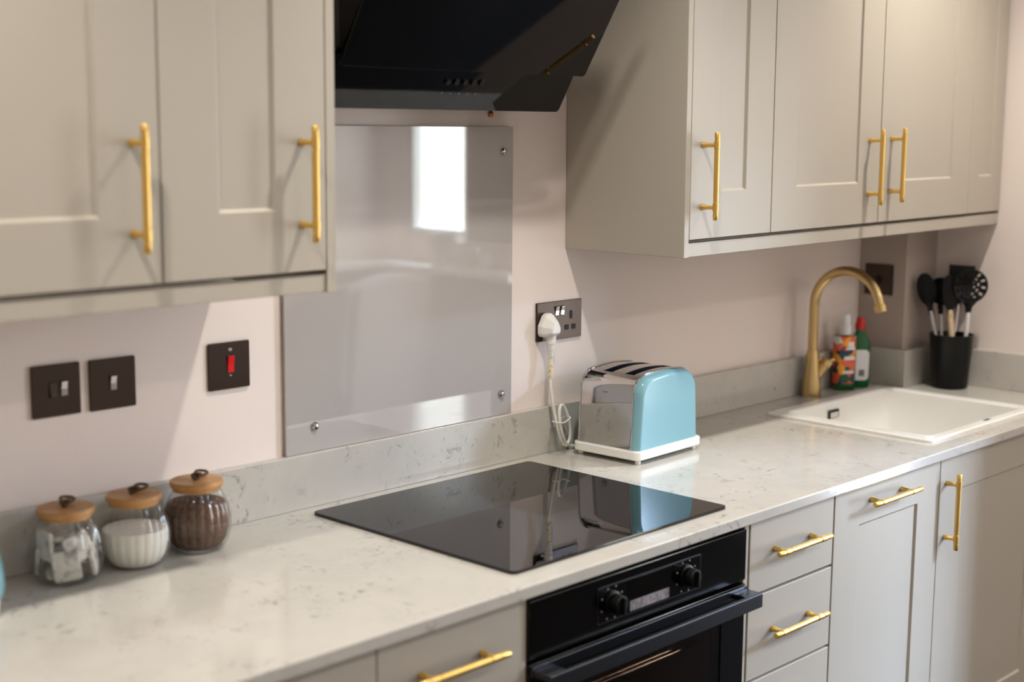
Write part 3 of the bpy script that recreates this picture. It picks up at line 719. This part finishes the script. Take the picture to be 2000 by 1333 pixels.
bl('cap', lathe([(.014, .164), (.0145, .178), (.012, .182), (.0105, .194), (.009, .197), (.0005, .198)], (0, 0, 0), 24), 'red_cap', smooth=True)

# ------------------------------------------------------------------ utensil pot and utensils
QX, QY = 1.905, -.250
t = thing('utensil_pot', 'black tapered utensil pot in the worktop corner', 'pot', (QX, QY, 0))
obj('pot_shell', lathe([(.0005, .0005), (.046, .0005), (.050, .004), (.0600, .150), (.0612, .152), (.0585, .152), (.0565, .148), (.047, .008), (.0005, .006)], (QX, QY, 0), 48), 'pot_black', t, smooth=True)
def utensil(name, label, foot, neck, hm, head, hr=.0055, flat=None):
    foot, neck = Vector(foot), Vector(neck)
    t = thing(name, label, 'utensil', tuple(foot), 'kitchen utensils in the black pot')
    bm = bmesh.new(); tube(bm, [tuple(foot), tuple(foot.lerp(neck, .97)), tuple(neck)], [hr, hr * .95, hr * .8], 12); obj('handle', bm, hm, t, smooth=True)
    d = (neck - foot).normalized()
    vdir = Vector((.72, .68, -.05)); side = d.cross(vdir).normalized(); nor = side.cross(d).normalized()
    bm = head(); Mx = Matrix.Translation(neck) @ Matrix(((side.x, nor.x, d.x, 0), (side.y, nor.y, d.y, 0), (side.z, nor.z, d.z, 0), (0, 0, 0, 1)))
    bmesh.ops.transform(bm, matrix=Mx, verts=bm.verts[:]); obj('head', bm, 'black_plastic', t, smooth=True)
def outline_head(pts, th=.004, dish=0.0):
    def f():
        bm = bmesh.new(); n = len(pts); cx = sum(p[0] for p in pts) / n; cz = sum(p[1] for p in pts) / n
        for sgn in (0, 1): pass
        F = []
        for k, yo in enumerate((-th / 2, th / 2)):
            outer = [bm.verts.new((u, yo, v)) for u, v in pts]; mid = [bm.verts.new((cx + (u - cx) * .6, yo + dish * .8, cz + (v - cz) * .6)) for u, v in pts]; c_ = bm.verts.new((cx, yo + dish, cz)); F.append(outer)
            for i in range(n):
                j = (i + 1) % n; bm.faces.new((outer[i], outer[j], mid[j], mid[i])); bm.faces.new((mid[i], mid[j], c_))
        for i in range(n): bm.faces.new((F[0][i], F[0][(i + 1) % n], F[1][(i + 1) % n], F[1][i]))
        return bm
    return f
def oval(w, h, neck=.007, nl=.02, n=24):
    pts = [(neck, -.012), (neck, nl * .5)]
    for k in range(n + 1):
        a = -PI * .38 + (PI + 2 * PI * .38) * k / n; pts.append((w * math.cos(a), nl + h * .5 + h * .55 * math.sin(a)))
    return pts + [(-neck, nl * .5), (-neck, -.012)]
def skimmer():
    bm = bmesh.new(); R = .047; c = .062; nr, ns = 9, 36; V = {}
    for s in (0, 1):
        for i in range(nr + 1):
            for k in range(ns):
                r = R * i / nr + .0005; a = 2 * PI * k / ns; dish = .012 * (1 - (r / R) ** 2)
                V[s, i, k] = bm.verts.new((r * math.cos(a), dish + .003 * s, c + r * math.sin(a)))
    def hole(i, k): return i in (2, 4, 6) and (k % {2: 6, 4: 4, 6: 3}[i]) < {2: 3, 4: 2, 6: 1}[i] + (i == 6) * 0 or (i == 7 and k % 3 == 0)
    on = {(i, k) for i in range(nr) for k in range(ns) if not hole(i, k)}
    for i, k in on:
        k2 = (k + 1) % ns
        for s in (0, 1): bm.faces.new((V[s, i, k], V[s, i + 1, k], V[s, i + 1, k2], V[s, i, k2]))
        for (ni, nk), (p, q) in (((i - 1, k), ((i, k), (i, k2))), ((i + 1, k), ((i + 1, k), (i + 1, k2))), ((i, (k - 1) % ns), ((i, k), (i + 1, k))), ((i, k2), ((i, k2), (i + 1, k2)))):
            if (ni, nk) not in on and ni >= 0: bm.faces.new((V[0, p[0], p[1]], V[0, q[0], q[1]], V[1, q[0], q[1]], V[1, p[0], p[1]]))
    tube(bm, [(0, .002, -.012), (0, .001, .004), (0, .002, .018)], [.0075, .010, .009], 14)
    prism([(-.010, .004), (.010, .004), (.030, .030), (-.030, .030)], lambda u, v, k: (u, .001 + .003 * k, v), bm)
    return bm
def ladle():
    bm = lathe([(.0005, -.020), (.022, -.016), (.035, -.004), (.041, .012), (.0385, .012), (.033, -.002), (.020, -.013), (.0005, -.017)], (0, 0, 0), 28, capb=False, capt=False)
    bmesh.ops.transform(bm, matrix=Matrix.Translation((0, -.006, .050)) @ Matrix.Rotation(math.radians(70), 4, 'X'), verts=bm.verts[:])
    tube(bm, [(0, 0, -.012), (0, .002, .010), (0, .004, .030)], [.007, .009, .008], 12); return bm
utensil('skimmer', 'black skimmer pierced with round holes, rightmost utensil in the pot', (1.905, -.286, .012), (1.903, -.297, .228), 'handle_white', skimmer, .0062)
utensil('spatula', 'black pointed spatula with pale wooden handle, front utensil in the pot', (1.886, -.274, .014), (1.876, -.256, .222), 'handle_wood', outline_head([(.007, -.014), (.009, .0), (.019, .028), (.020, .055), (.014, .085), (.004, .096), (-.005, .095), (-.015, .080), (-.021, .050), (-.018, .024), (-.009, .0), (-.007, -.014)], .008), .0085)
utensil('cooking_spoon', 'black oval spoon with white handle, leftmost utensil in the pot', (1.892, -.244, .014), (1.876, -.198, .214), 'handle_white', outline_head(oval(.027, .084), .004, .008), .005)
utensil('slotted_turner', 'broad black turner standing at the back of the utensil pot', (1.922, -.238, .012), (1.946, -.244, .232), 'steel', outline_head([(.007, -.014), (.008, .008), (.034, .030), (.038, .108), (-.034, .110), (-.032, .030), (-.008, .008), (-.007, -.014)], .004), .005)
utensil('ladle', 'black ladle with white handle, second utensil from the left in the pot', (1.916, -.222, .012), (1.926, -.202, .212), 'handle_white', ladle, .005)

# ------------------------------------------------------------------ things that the splashback mirrors
t = thing('wingback_chair', 'grey upholstered wingback chair reflected in the splashback', 'chair', (2.28, -2.97, ZF), rotz=-.25)
def lp(n, bm, m, **k): return obj(n, bm, m, t, local=True, **k)
lp('seat', B(-.30, .30, -.30, .26, .28, .46), 'chair_fabric', bevel=.04, seg=4)
bkp = [(-.30, .30), (-.31, .88), (-.28, .93), (-.20, .945), (-.10, .965), (0, .97), (.10, .965), (.20, .945), (.28, .93), (.31, .88), (.30, .30)]
lp('backrest', prism(bkp, lambda u, v, k: (u, (.18, .30)[k] + (v - .3) * .12, v)), 'chair_fabric', bevel=.03, seg=4)
for s in (-1, 1):
    lp('wing', prism([(.26, .46), (-.02, .60), (-.03, .80), (.10, .915), (.34, .95), (.30, .46)], lambda u, v, k: (s * (.28, .345)[k], u, v)), 'chair_fabric', bevel=.025, seg=4)
    lp('armrest', B(min(s * .27, s * .37), max(s * .27, s * .37), -.28, .26, .28, .62), 'chair_fabric', bevel=.04, seg=4)
    for ly in (-.24, .24): lp('leg', rod((s * .25, ly, .29), (s * .26, ly, 0), .024, 12, .015), 'chair_wood', smooth=True)
t = thing('flower_vase', 'white flared vase on the ledge below the narrow window', 'vase', (2.87, -2.86, .0555))
obj('vase_body', lathe([(.035, .0003), (.040, .004), (.042, .05), (.050, .11), (.070, .16), (.068, .161), (.046, .11), (.038, .02), (.0005, .01)], (2.87, -2.86, .0555), 32), 'vase_white', t, smooth=True)
obj('foot_ring', lathe([(.044, .0), (.045, .004), (.041, .008)], (2.87, -2.86, .0555), 32), 'vase_white', t, smooth=True)
for i, (yy, hh, lb) in enumerate(((-2.72, .12, 'taller white canister beside the vase on the ledge'), (-2.58, .09, 'shorter white canister at the end of the ledge row'))):
    t = thing('ledge_canister', lb, 'canister', (2.87, yy, .0555), 'canisters on the ledge')
    obj('body', lathe([(.040, .0003), (.042, .003), (.042, hh - .01), (.040, hh - .006)], (2.87, yy, .0555), 28), 'vase_white', t, smooth=True)
    obj('lid', lathe([(.043, hh - .006), (.043, hh + .006), (.038, hh + .010), (.0005, hh + .011)], (2.87, yy, .0555), 28), 'steel', t, smooth=True)
